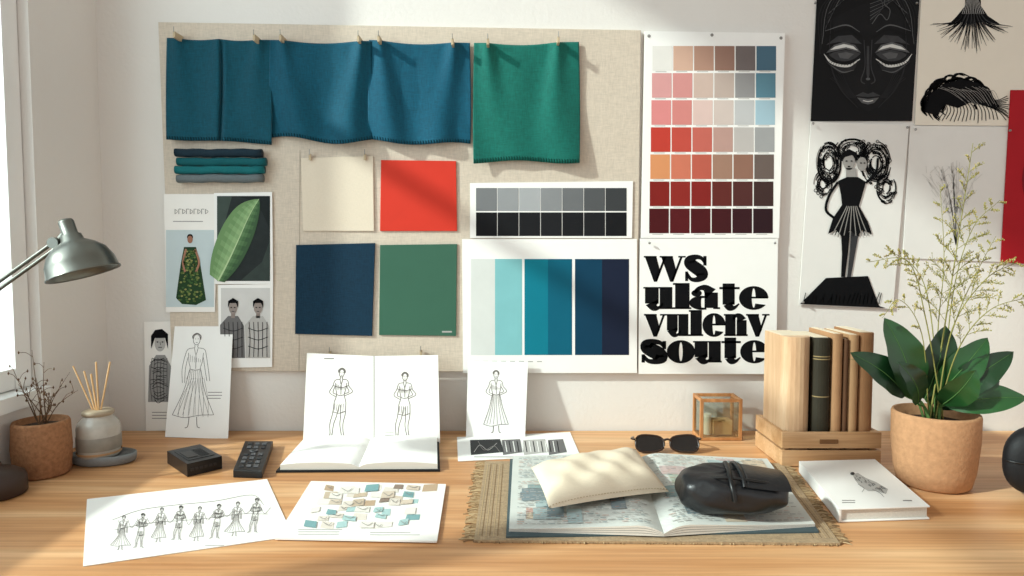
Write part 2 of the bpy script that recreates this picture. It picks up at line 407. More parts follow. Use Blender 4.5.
def lines(s, x0, y0, x1, n, dy, m, l=1, h=.7):
    for i in range(n): s.rect(x0, y0+i*dy, x1-(random.random()*.25*(x1-x0)), y0+i*dy+h, m, l)

# left photo collage
s = wallsheet(.0145); s.body([(164,194),(217,194),(215,312),(166,312)], PAPER)
for k in range(9):
    x = 175+k*3.8; s.st([(x,214),(x,209)], .7, GREY, sm=False)
    if k % 2: s.st([(x,209),(x+2.6,209.2)], .6, GREY, sm=False)
    else: s.st([(x,209.4),(x+2.6,211.4),(x+.4,213.8)], .5, GREY)
s.rect(173, 221, 203, 221.7, GREY)
s.rect(166, 230, 214, 307, mat((190,202,204), .7), 1)
GD = [mat(c, .7) for c in ((34,60,34),(60,92,48),(98,116,60),(140,140,82))]
s.poly([(184,247),(196,247),(200,262),(206,300),(196,305),(182,304),(176,298),(181,262)], GD[0], 2)
for k in range(150):
    v = random.random(); hw = 5+8*v; s.ell(190+random.uniform(-1,1)*hw, 250+v*52, 1.3, 1.0, random.choice(GD[1:]), 3+k%2, n=7)
s.ell(190, 239.5, 2.6, 3.8, mat((150,105,85), .7), 3); s.ell(190, 237, 3, 3, INK, 2)
s.st([(186,249),(183,262),(185,272)], 2, mat((160,115,92), .7), 4); s.st([(195,249),(199,262),(196,272)], 2, mat((160,115,92), .7), 4)
s.build('fashion_photo_page')
s = wallsheet(.0165); s.body([(214,193),(272,192),(273,284),(215,284)], WHT)
s.rect(217, 196, 270, 281, mat((34,40,40), .6, .4, 60), 1)
s.poly([(236,196),(270,196),(270,230),(262,212),(250,200)], mat((24,30,30),.6,.3,50), 2)
s.poly([(217,196),(232,196),(224,226),(217,240)], mat((60,72,66),.6,.3,50), 2)
s.poly([(270,240),(262,262),(240,281),(270,281)], mat((52,62,58),.6,.3,50), 2)
rib = catmull([Vector((218,281,0)),Vector((228,262,0)),Vector((240,236,0)),Vector((250,214,0)),Vector((259,199,0))], 6); nR = len(rib)
shL = [mat(c,.45,.06) for c in ((140,172,120),(128,162,110),(116,150,100),(104,138,88))]
shR = [mat(c,.45,.06) for c in ((92,126,82),(80,114,72),(68,100,62),(56,86,54))]
for i in range(nR-1):
    for side in (-1, 1):
        for b_ in range(4):
            def q(k, f):
                t = k/(nR-1); wdt = (19 if side < 0 else 15)*math.sin(math.pi*min(1,t*.86+.14))**.8
                return (rib[k].x+side*wdt*f*.86, rib[k].y+wdt*f*(-.42 if side < 0 else .42)-wdt*f*.25)
            mt = (shL if side < 0 else shR)[(b_+(i%2))%4 if b_ < 3 else 3]
            s.poly([q(i,b_/4),q(i,(b_+1)/4),q(i+1,(b_+1)/4),q(i+1,b_/4)], mt, 4)
s.st([(p.x,p.y) for p in rib[::4]], [1.8,1.6,1.3,1,.7,.5,.4][:len(rib[::4])], mat((176,200,152),.5), 6)
s.build('leaf_photo_print')
s = wallsheet(.0155); s.body([(218,285),(273,284),(272,367),(219,368)], WHT)
s.rect(221, 288, 270, 358, mat((206,204,201), .7, .08), 1)
DK = mat((52,52,54), .7); MD = mat((110,108,108), .7, .15)
for cx, dx in ((233,0),(258,3)):
    s.poly([(cx-12,358),(cx-13,325),(cx-5,316),(cx+5,316),(cx+11,326),(cx+12,358)], MD if cx < 250 else LG, 2+dx//3)
    s.ell(cx, 308, 4.2, 6, mat((150,138,132), .7), 4); s.poly([(cx-5,308),(cx-5,301),(cx,298),(cx+5,301),(cx+5,308),(cx+3,303),(cx-3,303)], INK, 5)
    s.ell(cx-1.7, 307.5, .9, .5, INK, 6); s.ell(cx+1.7, 307.5, .9, .5, INK, 6); s.rect(cx-1.3, 311, cx+1.3, 311.6, DK, 6)
    s.poly([(cx-2,313),(cx+2,313),(cx+2,318),(cx-2,318)], mat((140,128,122), .7), 3)
    for k in range(5): s.st([(cx-9+k*4.5,322),(cx-8+k*4.2,340),(cx-9+k*4.5,357)], .6, DK, 5)
    for k in range(3): s.st([(cx-10,328+k*9),(cx,331+k*9),(cx+10,328+k*9)], .7, DK, 5)
s.build('models_photo_print')

# cards leaning on the wall
def lean(px, py_bot, top_gap, ztop):
    b = D(px, py_bot, .0008); t = Vector((b.x, -top_gap, ztop)); d = (t-b); d.x = 0
    n = Vector((0, -d.z, d.y)).normalized(); return b, n
P, N = lean(160, 431, .006, .98); s = Sheet(P, N); s.body([(144,322),(175,321),(178,430),(146,431)], PAPER)
s.ell(160, 343, 5.5, 8.5, LG, 1); s.poly([(151,349),(151,336),(155,330),(162,329),(168,334),(168,349),(165,338),(155,338)], INK, 2)
s.ell(157.5,342,1,.6,INK,2); s.ell(162.5,342,1,.6,INK,2); s.rect(158.3,347,162,347.7,DK,2); s.st([(160,342),(160.6,345)],.5,DK,2)
s.poly([(148,402),(149,366),(156,355),(165,355),(171,366),(172,402)], mat((150,148,146),.8,.2,200), 1)
for k in range(20):
    y = 358+k*2.2; s.st([(150+random.random()*6,y),(158,y+random.uniform(-4,4)),(168-random.random()*6,y)], .6, INK if k % 3 else DK, 2)
for k in range(6): s.st([(152+k*3,358),(150+k*3.4,380),(152+k*3,401)], .5, DK, 3)
lines(s, 152, 412, 170, 3, 3, GREY)
s.build('portrait_sketch_card')
P, N = lean(200, 438, .014, .975); s = Sheet(P, N); s.body([(175,323),(233,325),(228,439),(165,437)], WHT)
figure(s, 197, 334, 428, PENCIL, .5, 1, 0, .22, -.05)
for k in range(7): s.st([(192+k*2,378),(181+k*4.5,400),(178+k*5,417)], .35, GREY)
lines(s, 208, 392, 224, 3, 3, GREY)
s.build('dress_sketch_card')
P, N = lean(497, 437, .022, .93); s = Sheet(P, N); s.body([(468,361),(528,362),(525,438),(466,437)], WHT)
figure(s, 496, 371, 433, PENCIL, .55, 1, 1, .2)
s.build('figure_sketch_card')

# ------------------------------------------------------------------ right posters
BLK = mat((9,9,11), .55); s = wallsheet(.003); s.body([(819,-40),(922,-40),(912,121),(811,121)], BLK, .002)
FA = mat((36,36,38), .6, .3, 60); FB = mat((86,86,87), .6, .3, 80); FC = mat((205,204,200), .6)
SK = mat((17,17,19), .6, .5, 40); FD = mat((56,56,58), .6, .4, 90)
s.poly([(832,18),(838,60),(846,86),(858,106),(868,112),(879,106),(891,86),(900,60),(904,18),(868,2)], SK, 1)
for sx in (-1, 1):
    F = lambda *p: [(868+sx*a, b) for a, b in p]
    s.poly(F((6,44),(16,35),(30,36),(42,45),(30,42),(16,43)), FD, 2)
    s.poly(F((7,58),(18,66),(32,64),(41,54),(42,62),(28,74),(14,70)), FA, 2)
    s.poly(F((7,53),(13,45),(24,42),(34,45),(42,53),(33,51),(22,49),(13,51)), FB, 4)
    s.poly(F((10,50.5),(15,46),(24,44),(33,46.5),(38,50),(31,49),(22,47.2),(15,49)), FC, 5)
    s.poly(F((7,54),(14,51),(24,50),(34,52),(40,55),(30,61),(20,62),(12,59)), FD, 3)
    s.poly(F((14,54),(22,52),(30,53.5),(28,58),(20,59)), FB, 4)
    s.st(F((7,54),(14,60),(24,62.5),(34,60),(42,53)), [.8,2,2.2,1.8,.8], BLK, 5)
    s.st(F((8,59),(20,66),(36,63),(44,54)), [.6,2.4,2.2,.4], FC, 5)
    s.st(F((14,70),(26,72),(40,63)), [.4,1.2,.4], FB, 5)
    for k in range(11): s.st(F((11+k*2.7,61),(11.5+k*3,65.5)), .5, BLK, 6, sm=False)
    s.st(F((6,37),(20,29),(41,36)), [2.2,3,.8], BLK, 5); s.st(F((8,32),(22,25),(43,31)), [.4,1.4,.4], FB, 4)
    s.st(F((4,40),(3,66),(7,80),(3,84)), [.8,.9,1.3,.8], FD, 4)
    for k in range(7): s.st(F((26+k*2,72+k),(20+k*1.4,86),(12+k,98)), .5, FA, 2)
    for k in range(9): s.st(F((2,-30),(14+k*4,-10+k*2),(40+k,14+k*5)), .6, FA if k%3 else FB, 2)
    s.st(F((37,20),(38,60),(28,88),(10,108)), [.5,1.2,1.6,.6], FA, 3)
s.poly([(866.8,46),(869.2,46),(869.6,74),(868,80),(866.4,74)], FD, 3); s.ell(868,79,2.2,1.3,FB,4)
s.poly([(855,96),(863,92),(868,94),(873,92),(881,96),(868,97)], FD, 4); s.poly([(857,97.5),(868,99),(879,97.5),(874,103),(868,104.5),(862,103)], FB, 4); s.st([(863,100.5),(868,101.5),(873,100.5)], .8, FC, 5)
for k in range(10): s.st([(870,22-k*2),(880+k*3,8-k*2),(872+k*2,-14),(890+k*3,-30)], .6, FB if k%2 else FA, 3)
s.st([(872,24),(880,14),(887,20),(890,10),(884,3),(890,-8)], .8, FB, 4)
s.build('face_poster')

CRM = mat((228,219,204), .8, .03)
s = wallsheet(.003); s.body([(923,-40),(1040,-40),(1032,126),(915,125)], CRM, .002)
random.seed(3)
s.poly([(966,-30),(980,-30),(981,6),(988,16),(1000,24),(980,22),(972,24),(962,22),(946,27),(957,16),(965,6)], INK, 1)
for k in range(46):
    a = -1+2*k/45; s.st([(972+a*5,-8),(972+a*7,8),(972+a*16,22+random.uniform(-2,2)),(972+a*42+random.uniform(-4,4),26+(1-abs(a))*26+random.uniform(-4,4))], [1.4,1.2,.9,.3], INK if k % 3 else DK, 2+k%2)
for k in range(12): s.st([(967+k,-30),(968+k*.8,-6),(962+k*2,14)], .4, LG, 4)
for k in range(190):
    a = random.uniform(.02, math.pi*.98); rr = random.uniform(.4,1.05); cx, cy = 960, 110
    a2 = a+random.uniform(.3,.8)
    p0 = (cx+38*rr*math.cos(a), cy-34*rr*math.sin(a)); p1 = (cx+38*rr*math.cos((a+a2)/2), cy-36*rr*math.sin((a+a2)/2)); p2 = (cx+34*rr*math.cos(a2), cy-30*rr*math.sin(a2))
    s.st([p0,p1,p2], 1.6, INK, 1+k%2, taper=True)
s.poly([(925,112),(930,94),(944,84),(962,79),(982,85),(994,98),(1000,107),(984,106),(972,102),(958,108),(944,104),(938,116)], INK, 3)
for k in range(16): s.st([(938+k*3.4,86+random.random()*6),(950+k*3,92),(965+k*2.4,102+random.random()*4)], .4, GREY, 4)
for k in range(12): s.st([(985,100+k*.5),(998,100+k),(1006+random.random()*4,96+k*2.2)], .8, INK, 2)
for k in range(16): s.st([(940+k*3.2,100),(944+k*3.4,110),(938+k*4,119+random.random()*4)], .8, INK, 2)
s.build('ink_hair_poster')

PG = mat((224,221,216), .8, .03)
s = wallsheet(.005); s.body([(811,121.5),(909,125),(893,309),(799,305)], PG, .002)
SKN = mat((150,146,142), .7)
random.seed(5)
for cx, cy, rx, ry, n in ((829,163,12,20,60),(876,163,15,22,70),(823,184,9,13,36),(886,188,10,15,40),(852,150,17,12,50)):
    for k in range(n):
        a0 = random.uniform(0, 6.28); q = random.uniform(.3,1.05)
        s.st([(cx+rx*q*math.cos(a0+t), cy+ry*q*math.sin(a0+t)) for t in (0,.4,.8,1.2)], 1.0, INK if random.random() < .8 else GREY, 2+k%2)
    for k in range(int(n*.8)):
        a0 = random.uniform(0,6.28); q = random.uniform(.45,1.02); rr_ = random.uniform(1.3,2.1)
        s.ring(cx+rx*q*math.cos(a0), cy+ry*q*math.sin(a0), rr_, rr_, rr_-.7, rr_-.7, INK, 4, n=8)
s.ell(849, 162, 6, 8, SKN, 5); s.poly([(841,162),(842,153),(849,149),(857,153),(857,160),(852,155),(845,157)], INK, 6); s.ell(862, 164, 5, 7, SKN, 5)
s.ell(846.5,161,1.1,.6,INK,7); s.ell(851.5,161,1.1,.6,INK,7); s.ell(849,166.5,1.4,.7,INK,7); s.ell(861,163,1,.6,INK,7); s.ell(864.5,163,1,.6,INK,7)
s.poly([(846,168),(856,168),(857,178),(846,178)], SKN, 5)
s.poly([(838,181),(847,177),(858,177),(866,182),(862,196),(859,206),(868,222),(872,234),(862,230),(858,236),(850,231),(842,237),(836,230),(828,234),(833,218),(842,205),(841,195)], INK, 6)
for k in range(14): s.st([(847+k*.8,206),(840+k*1.8,220),(832+k*3,234+random.random()*4)], .9, INK if k%2 else GREY, 7)
s.st([(838,182),(829,196),(826,210),(834,218)], 2.6, INK, 5); s.st([(866,183),(876,172),(878,158)], 2.4, INK, 5)
s.poly([(841,232),(850,232),(848,254),(845,277),(841,277),(842,254)], INK, 5); s.poly([(851,232),(859,232),(855,254),(851,277),(847,277),(850,250)], DK, 5)
s.poly([(826,278),(868,276),(879,306),(886,308),(800,304)], INK, 5)
for k in range(20): x = 803+k*4; s.st([(x,304),(x+random.uniform(1,5),298-random.random()*6)], .8, INK, 5, sm=False)
s.build('ink_figure_poster')

s = wallsheet(.003); s.body([(910,126),(1012,127),(1003,262),(903,258)], PG, .002)
random.seed(11)
FT = mat((206,203,198), .8)
for k in range(14):
    a = random.uniform(-.9,.9); s.st([(956,245),(956+12*a,205),(956+34*a,160+abs(a)*22)], .8, FT, 1)
    for j in range(6):
        t = .4+j*.1; x = 956+34*a*t*1.1; y = 245-80*t; s.st([(x,y),(x+random.uniform(-8,8),y-7)], .6, FT, 1, sm=False)
s.build('botanical_print')
s = wallsheet(.006); s.body([(1011,90),(1090,90),(1080,268),(1001,262)], mat((168,18,30), .6), .002)
s.ell(1042,180,20,34, mat((120,12,22), .6)); s.build('red_poster')
s = MB()
for x, y in ((814,4),(915,4),(812,124),(906,128),(914,130),(1008,131),(802,302),(649,243),(774,243)):
    p = V(x, y, -.0135 if x<790 else -.0055); s.lathe([(0,0),(.0022,0),(.0028,-.002),(.0015,-.0045),(0,-.0045)], p+Vector((0,-.0045,0)), MET, 12, Matrix.Rotation(math.pi/2,3,'X')@Matrix.Scale(-1,3,(0,0,1)))
s.build('push_pins')

# ------------------------------------------------------------------ desk lamp
LM = mat((110,110,103), .34, .08, 40, metal=.8, name='brushed_nickel', spec=.4); LD = mat((60,45,38), .5, spec=.4)
y = -.40; g = MB(); A = V(66,222,y); B = V(85,277,y+.0); k_ = .93
ax = (B-A).normalized(); q = Vector((0,0,1)).rotation_difference(ax).to_matrix()
LPf = [(0,-.004),(.010,-.004),(.012,0),(.012,.022),(.016,.024),(.018,.034),(.032,.042),(.045,.054),(.053,.072),(.0555,.090),(.0575,.092),(.0575,.094),(.0535,.092),(.051,.074),(.043,.057),(.03,.046),(.01,.042),(0,.042)]
g.lathe([(a*k_*1.02, b*k_) for a, b in LPf], A, LM, 48, q)
g.lathe([(0,.042),(.012,.046),(.018,.056),(.018,.066),(.012,.074),(0,.078)], A, mat((245,240,225), .3), 24, q)
J = V(58,243,y); E = Vector((-.855,y,1.075))
g.tube([A+ax*.012, J], .006, LM, 10)
g.tube([J+Vector((0,-.014,0)), J+Vector((0,.014,0))], .009, LM, 16)
for o in (.006,-.006): g.tube([J+Vector((0,0,o)), E+Vector((0,0,o))], .0032, LM, 10)
g.tube([E+Vector((0,-.012,0)), E+Vector((0,.012,0))], .010, LM, 16)
BX = Vector((-.846,y-.004,TZ))
g.tube([E, BX+Vector((0,0,.05))], .005, LM, 10)
g.lathe([(0,.0005),(.042,.0005),(.045,.004),(.045,.026),(.042,.034),(.03,.042),(.012,.048),(.008,.056),(0,.056)], BX, LD, 40)
g.build('desk_lamp')

# ------------------------------------------------------------------ twig pot
CORK = mat((156,112,80), .9, .5, 160, .9, 240)
TW = mat((96,72,52), .85)
c = D(43,474); g = MB(); h = .098
g.lathe([(0,.0005),(.040,.0005),(.044,.006),(.047,.05),(.045,h-.004),(.043,h),(.040,h),(.041,h-.012),(0,h-.014)], c, CORK, 44)
g.lathe([(.041,h-.012),(.02,h-.007),(0,h-.006)], c, mat((60,45,35), .95, .3, 200, .8, 200), 30)
random.seed(21)
def twig(g, p0, pts, r, mt, sub=3, L=.03):
    P = catmull([p0]+pts, 5); n = len(P); g.tube(P, [r*(1-.75*i/(n-1)) for i in range(n)], mt, 6)
    for k in range(sub):
        i = random.randint(n//3, n-2); d = Vector((random.uniform(-1,1), random.uniform(-.4,.4), random.uniform(.2,1))).normalized()
        q = [P[i], P[i]+d*L*.5+Vector((0,0,.004)), P[i]+d*L]
        if q[2].x < XL+.006: continue
        g.tube(catmull(q,3), r*.4, mt, 5); g.lathe([(0,-.003),(.0018,0),(0,.004)], q[-1], mt, 6)
top = c+Vector((0,0,h-.01))
for tx, ty in ((32,350),(44,362),(14,372),(24,388),(62,385),(78,390),(18,384),(36,378),(52,402),(70,372)):
    e = V(tx, ty, c.y+random.uniform(-.02,.02)); e.x = max(e.x, XL+.02)
    twig(g, top+Vector((random.uniform(-.01,.01),random.uniform(-.01,.01),0)), [top.lerp(e,.5)+Vector((random.uniform(-.008,.008),0,.006)), e], .0012, TW, 4, .022)
g.build('potted_twigs')

# ------------------------------------------------------------------ tray + reed diffuser
CON = mat((132,134,134), .8, .12, 60, .3, 200)
c = D(104,462); g = MB()
g.lathe([(0,.0005),(.052,.0005),(.058,.004),(.060,.012),(.060,.018),(.057,.019),(.055,.014),(0,.013)], c, CON, 48, sx=1.0, sy=.62)
g.build('concrete_tray')
JG = mat((184,178,168), .15, .25, 50, .15, 80, spec=.5)
c = D(97,457,.013)+Vector((0,.008,0)); g = MB()
g.lathe([(0,.0006),(.032,.0006),(.036,.006),(.037,.02),(.037,.055),(.034,.066),(.026,.074),(.024,.080)], c, JG, 40)
g.lathe([(.0372,.016),(.0378,.017),(.0378,.040),(.0372,.041)], c, mat((148,142,132), .6, .25, 60), 40)
g.lathe([(.0375,.008),(.0378,.009),(.0378,.011),(.0375,.012)], c, mat((176,140,104), .6), 40)
g.lathe([(.024,.078),(.027,.080),(.027,.086),(.024,.088),(.006,.088),(0,.086)], c, mat((166,150,128),.4), 30)
RD = mat((214,176,130), .8)
for tx, ty in ((73,366),(84,371),(96,362),(110,362),(91,374)):
    e = V(tx, ty, c.y+random.uniform(-.02,.015)); g.tube([c+Vector(((e.x-c.x)*.15,0,.08)), e], .0017, RD, 6)
g.build('reed_diffuser')

# ------------------------------------------------------------------ black device + remote
BP = mat((18,18,20), .35, .1, spec=.4); BP2 = mat((38,38,40), .45, spec=.4)
g = MB(); Z = .024
T4 = [(167,451),(200,444),(222,456),(187,464)]
g.prism([D(x,y,Z)-Vector((0,0,Z-.0006)) for x,y in T4], Vector((0,0,Z-.0006)), BP)
def topq(g, T4, z, u0, v0, u1, v1, h, mt):
    c = [D(x,y,z) for x,y in T4]
    f = lambda u,v: (c[0].lerp(c[1],u)).lerp(c[3].lerp(c[2],u), v)
    g.prism([f(u0,v0),f(u1,v0),f(u1,v1),f(u0,v1)], Vector((0,0,h)), mt)
topq(g, T4, Z, .12,.15,.88,.85,.001,BP2); topq(g, T4, Z+.001, .2,.3,.5,.7,.001,BP)
for k in range(8): topq(g, T4, Z+.001, .56+k*.035,.25,.575+k*.035,.75,.0008,BP)
a, b = D(187,464,Z), D(222,456,Z)
for k in range(6):
    p = a.lerp(b, .15+.13*k)-Vector((0,0,.012)); g.box(p+Vector((-.001,-.0006,0)), (.006,.002,.005), BP2, rz=math.atan2(b.y-a.y,b.x-a.x))
g.build('black_external_drive', bevel=.002)
g = MB(); Z = .014; T4 = [(245,441),(273,441),(262,471),(233,470)]
g.prism([D(x,y,Z)-Vector((0,0,Z-.0006)) for x,y in T4], Vector((0,0,Z-.0006)), BP)
BB = mat((86,86,88), .5)
for j in range(7):
    for i in range(3):
        if j == 2: continue
        topq(g, T4, Z, .16+i*.25, .08+j*.125, .16+i*.25+.17, .08+j*.125+.07, .0018, BB if (i+j)%3 else BP2)
cc = D(254,451,Z); g.lathe([(.004,0),(.008,0),(.008,.002),(.004,.002)], cc, BB, 20)
g.build('remote_control', bevel=.0015)

# ------------------------------------------------------------------ standing sketchbook
g = Sheet((0,0,0),(0,-1,0)); COV = mat((30,30,32), .6); PGE = mat((214,208,198), .8, .05)
bl, br, fr, fl = D(303,443), D(439,443), D(440,472), D(276,473)
def up(P, z0, z1, mt): g.prism([p+Vector((0,0,z0)) for p in P], Vector((0,0,z1-z0)), mt)
up([bl,br,fr,fl], .0006, .004, COV)
def page(u0, u1, zz, lift):
    def f(u, v):
        uu = u0+(u1-u0)*u; b_ = bl.lerp(br,uu); f_ = fl.lerp(fr,uu); p = b_.lerp(f_, .02+.95*v)
        s_ = abs(uu-.5)*2; return p+Vector((0,0,zz+lift*math.sin(math.pi*min(1,(s_)*1.0))**.8*.6+ (lift*.5)*(1-s_)*s_*2-.004*math.exp(-(s_/.05)**2)))
    g.grid(f, 20, 6, WHT)
    def e(u, v):
        p = f(u, 1.0); p.z = TZ+.004+(p.z-TZ-.004)*v; return p
    g.grid(e, 20, 2, PGE, False)
    def e2(u, v):
        p = f(0.0 if u0 < .5 else 1.0, u); p.z = TZ+.004+(p.z-TZ-.004)*v; return p
    g.grid(e2, 6, 1, PGE, False)
page(.02, .5, .012, .006); page(.5, .985, .012, .006)
yb = bl.y-.002
g.P = V(374, 441, yb-.003); g.N = Vector((0,-1,.40)).normalized()
g.body([(307,353),(373.5,356),(373.5,442),(303,442)], PAPER, .0015); g.body([(374.5,356),(438,355),(440,443),(374.5,442)], PAPER, .0015)
g.st([(374,356),(374,442)], 1.2, LG, 1, sm=False)
figure(g, 342, 369, 438, PENCIL, .75, 1, 1, None, -.06); figure(g, 405, 373, 439, PENCIL, .7, 1, 1, None, -.02)
g.rect(324,358,334,359.2,GREY,1); lines(g, 385, 432, 395, 2, 3, LG)
g.build('open_sketchbook')

# ------------------------------------------------------------------ loose papers
UPN = Vector((0,0,1))
def desksheet(z): return Sheet((0,0,TZ+z), UPN)
s = desksheet(.0016); s.body([(457,437),(570,432),(580,455),(458,461)], WHT, .001)
for x0, x1, c in ((470,500,DK),(502,520,MD),(523,545,LG),(548,563,MD)): s.poly([(x0,440),(x1,439),(x1+4,452),(x0+1,455)], c)
s.st([(474,452),(480,445),(488,450),(497,443)], .6, LG, 2); s.st([(478,441),(484,450),(494,446),(500,452)], .5, GREY, 2); lines(s, 474, 456.5, 560, 1, 2, GREY)
for k in range(14): s.st([(505+k*4,441),(507+k*4,452)], .8, INK if k%2 else WHT, 2, sm=False)
s.build('printed_photo_sheet')
s = desksheet(.0014); s.body([(87,499),(267,479),(293,536),(83,566)], PAPER, .001)
random.seed(2)
PL = mat((150,146,142), .85); PQ = mat((112,108,104), .85)
for k in range(8):
    cx_ = 124+k*19; tp = 514-k*2.1+random.uniform(-2,2)
    figure(s, cx_, tp, tp+34, PQ if k % 2 else PL, .5, 1+k%2, k%2, (.22 if k % 3 else .3) if k % 2 == 0 else None, -.12)
s.st([(112,520),(140,510),(175,505),(215,501),(252,495),(264,505)], .5, PL); s.st([(114,530),(150,523),(200,519),(240,514),(268,514)], .45, PL)
for k in range(16):
    x = 118+k*9.5; s.st([(x,520-k*.9),(x+4,528-k*.9+random.uniform(-3,3)),(x+10,521-k*.9)], .4, PL)
lines(s, 205, 545, 226, 1, 2, LG)
s.build('fashion_sketch_sheet')
s = desksheet(.0042); s.body([(311,481),(446,484),(437,541),(275,538)], PAPER, .0024)
random.seed(9)
PAL = [(206,190,172),(186,160,134),(156,134,114),(220,210,198),(124,162,164),(168,196,194),(228,222,212),(142,124,112),(196,178,156)]
for j in range(6):
    for i in range(9):
        if random.random() < .12: continue
        sh = (311-j*6); x = sh+16+i*12+random.uniform(-4,4)+j; y = 486+j*7.0+random.uniform(-2,2); a = random.uniform(-6,6); w_ = random.uniform(8,14); h_ = random.uniform(4,7)
        s.poly([(x,y),(x+w_,y+a*.3),(x+w_-1,y+h_+a*.3),(x-2,y+h_)], mat(random.choice(PAL if j<3 else PAL[3:7]), .7), 1+(i+j*2)%4)
        if random.random() < .4: s.st([(x+1,y+1),(x+w_*.5,y+h_*.6),(x+w_-2,y+1.5)], .5, GREY, 6)
lines(s, 298, 529, 345, 3, 2.4, LG); lines(s, 370, 532, 420, 2, 2.4, LG)
s.build('mood_board_sheet')

# ------------------------------------------------------------------ fringed mat + open magazine
MATF = fabric((162,138,108), .34, 420); s = desksheet(.004); s.body([(485,461),(782,463),(840,543),(474,540)], MATF, .0034)
random.seed(4)
FRN = [mat(c, .9) for c in ((164,134,98),(134,108,78),(184,158,122))]
def fringe(a, b, n, out, L):
    A_, B_ = D(*a, .002), D(*b, .002)
    for k in range(n):
        p = A_.lerp(B_, (k+random.random())/n); d = Vector(out)+Vector((random.uniform(-.3,.3), random.uniform(-.4,.4), 0))
        q = p+d*L*random.uniform(.7,1.15); q.z = TZ+.001; s.tube([p, p.lerp(q,.5)+Vector((0,0,.001)), q], .0009, random.choice(FRN), 4)
fringe((485,461),(474,540),190,(-1,-.1,0),.016); fringe((782,463),(840,543),170,(1,-.1,0),.014); fringe((474,540),(840,543),280,(0,-1,0),.005)
for k in range(6): s.st([(478-k*.1+k*4,536-k*0),(488+k*3,464)], .7, FRN[1] if k%2 else FRN[2], 1, sm=False)
for k in range(6): s.st([(834-k*4,538),(778-k*3,466)], .7, FRN[1] if k%2 else FRN[2], 1, sm=False)
s.build('fringed_placemat')
g = MB(); BZ = .0045; QL = D(513,461), D(509,536), D(767,464), D(815,531); SB, SF = D(638,464), D(664,541)
def pg(side, u, v, dz=0):
    if side == 0: p = QL[0].lerp(SB,u).lerp(QL[1].lerp(SF,u), v)
    else: p = QL[2].lerp(SB,u).lerp(QL[3].lerp(SF,u), v)
    hgt = .006+.013*(u**1.3) - .013*max(0,(u-.82)/.18)**2
    return Vector((p.x, p.y, TZ+BZ+hgt+dz))
PP = mat((204,206,200), .7, .08, 25); CV = mat((70,84,88), .6)
for sd in (0,1):
    g.grid(lambda u,v: pg(sd,u,v), 24, 12, PP)
    def ed(u, v):
        p = pg(sd,u,1.0); b_ = TZ+BZ+.002; p.z = b_+(p.z-b_)*v; return p
    g.grid(ed, 24, 1, PGE, False)
    def eo(u, v):
        p = pg(sd,0,u); b_ = TZ+BZ+.002; p.z = b_+(p.z-b_)*v; return p
    g.grid(eo, 12, 1, PGE, False)
    for k in range(3):
        def le(u, v):
            p = pg(sd,u,1.0); b_ = TZ+BZ+.002; p.z = b_+(p.z-b_)*((k+1)/4+.05*v); p.y -= .0003; return p
        g.grid(le, 24, 1, GREY, False)
g.prism([D(510,460,BZ-.0003),D(770,463,BZ-.0003),D(819,533,BZ-.0003),D(506,538,BZ-.0003)], Vector((0,0,.0022)), CV)
random.seed(12)
PC = [mat(c, .7) for c in ((146,166,166),(192,158,146),(168,184,184),(202,186,164),(128,140,144),(180,192,176),(200,180,176))]
def patch(sd, u0, v0, u1, v1, mt, dz):
    n = max(1, int((u1-u0)*24)); g.grid(lambda a,b: pg(sd, u0+(u1-u0)*a, v0+(v1-v0)*b, dz), n, 1, mt, False)
for sd in (0,1):
    for k in range(26):
        u = random.uniform(.05,.75); v = random.uniform(.03,.84); patch(sd, u, v, min(.95,u+random.uniform(.08,.2)), min(.97,v+random.uniform(.06,.16)), random.choice(PC), .0003+.00004*k)
    for j in range(40):
        v = .04+j*.0235; u = .05
        while u < .9:
            w = random.uniform(.01,.05)
            if random.random() < .7: patch(sd, u, v, min(.94,u+w), v+.006, random.choice([LG,LG,GREY,PC[4],PC[1]]), .0016)
            u += w+.012
g.build('open_magazine')

# ------------------------------------------------------------------ cream pouch pillow
g = MB(); CP = fabric((224,208,184), .05, 900)
C4 = [Vector(D(531,466,.03)), Vector(D(636,448,.03)), Vector(D(669,490,.03)), Vector(D(549,507,.03))]
def pil(sgn):
    def f(u, v):
        a, b = 2*u-1, 2*v-1
        uu = .5+.5*a*(1-.03*(1-b*b)); vv = .5+.5*b*(1-.06*(1-a*a))
        p = C4[0].lerp(C4[1],uu).lerp(C4[3].lerp(C4[2],uu),vv)
        k = max(0,(1-a**4))*max(0,(1-b**4)); hh = .022*(k**.6)
        wr = .0022*math.sin(14*u+9*v)*k+.0016*math.sin(25*u-11*v)*k
        return Vector((p.x, p.y, TZ+.0275+ (hh*1.1+wr if sgn > 0 else -hh*.28)))
    return f
g.grid(pil(1), 40, 32, CP); g.grid(pil(-1), 40, 32, CP)
for k in range(40):
    a_ = pil(1)(k/40+.004,.985); b_ = pil(1)(k/40+.016,.985); g.tube([a_+Vector((0,0,.0006)), b_+Vector((0,0,.0006))], .0005, FRN[2], 4)
g.build('cream_cushion')

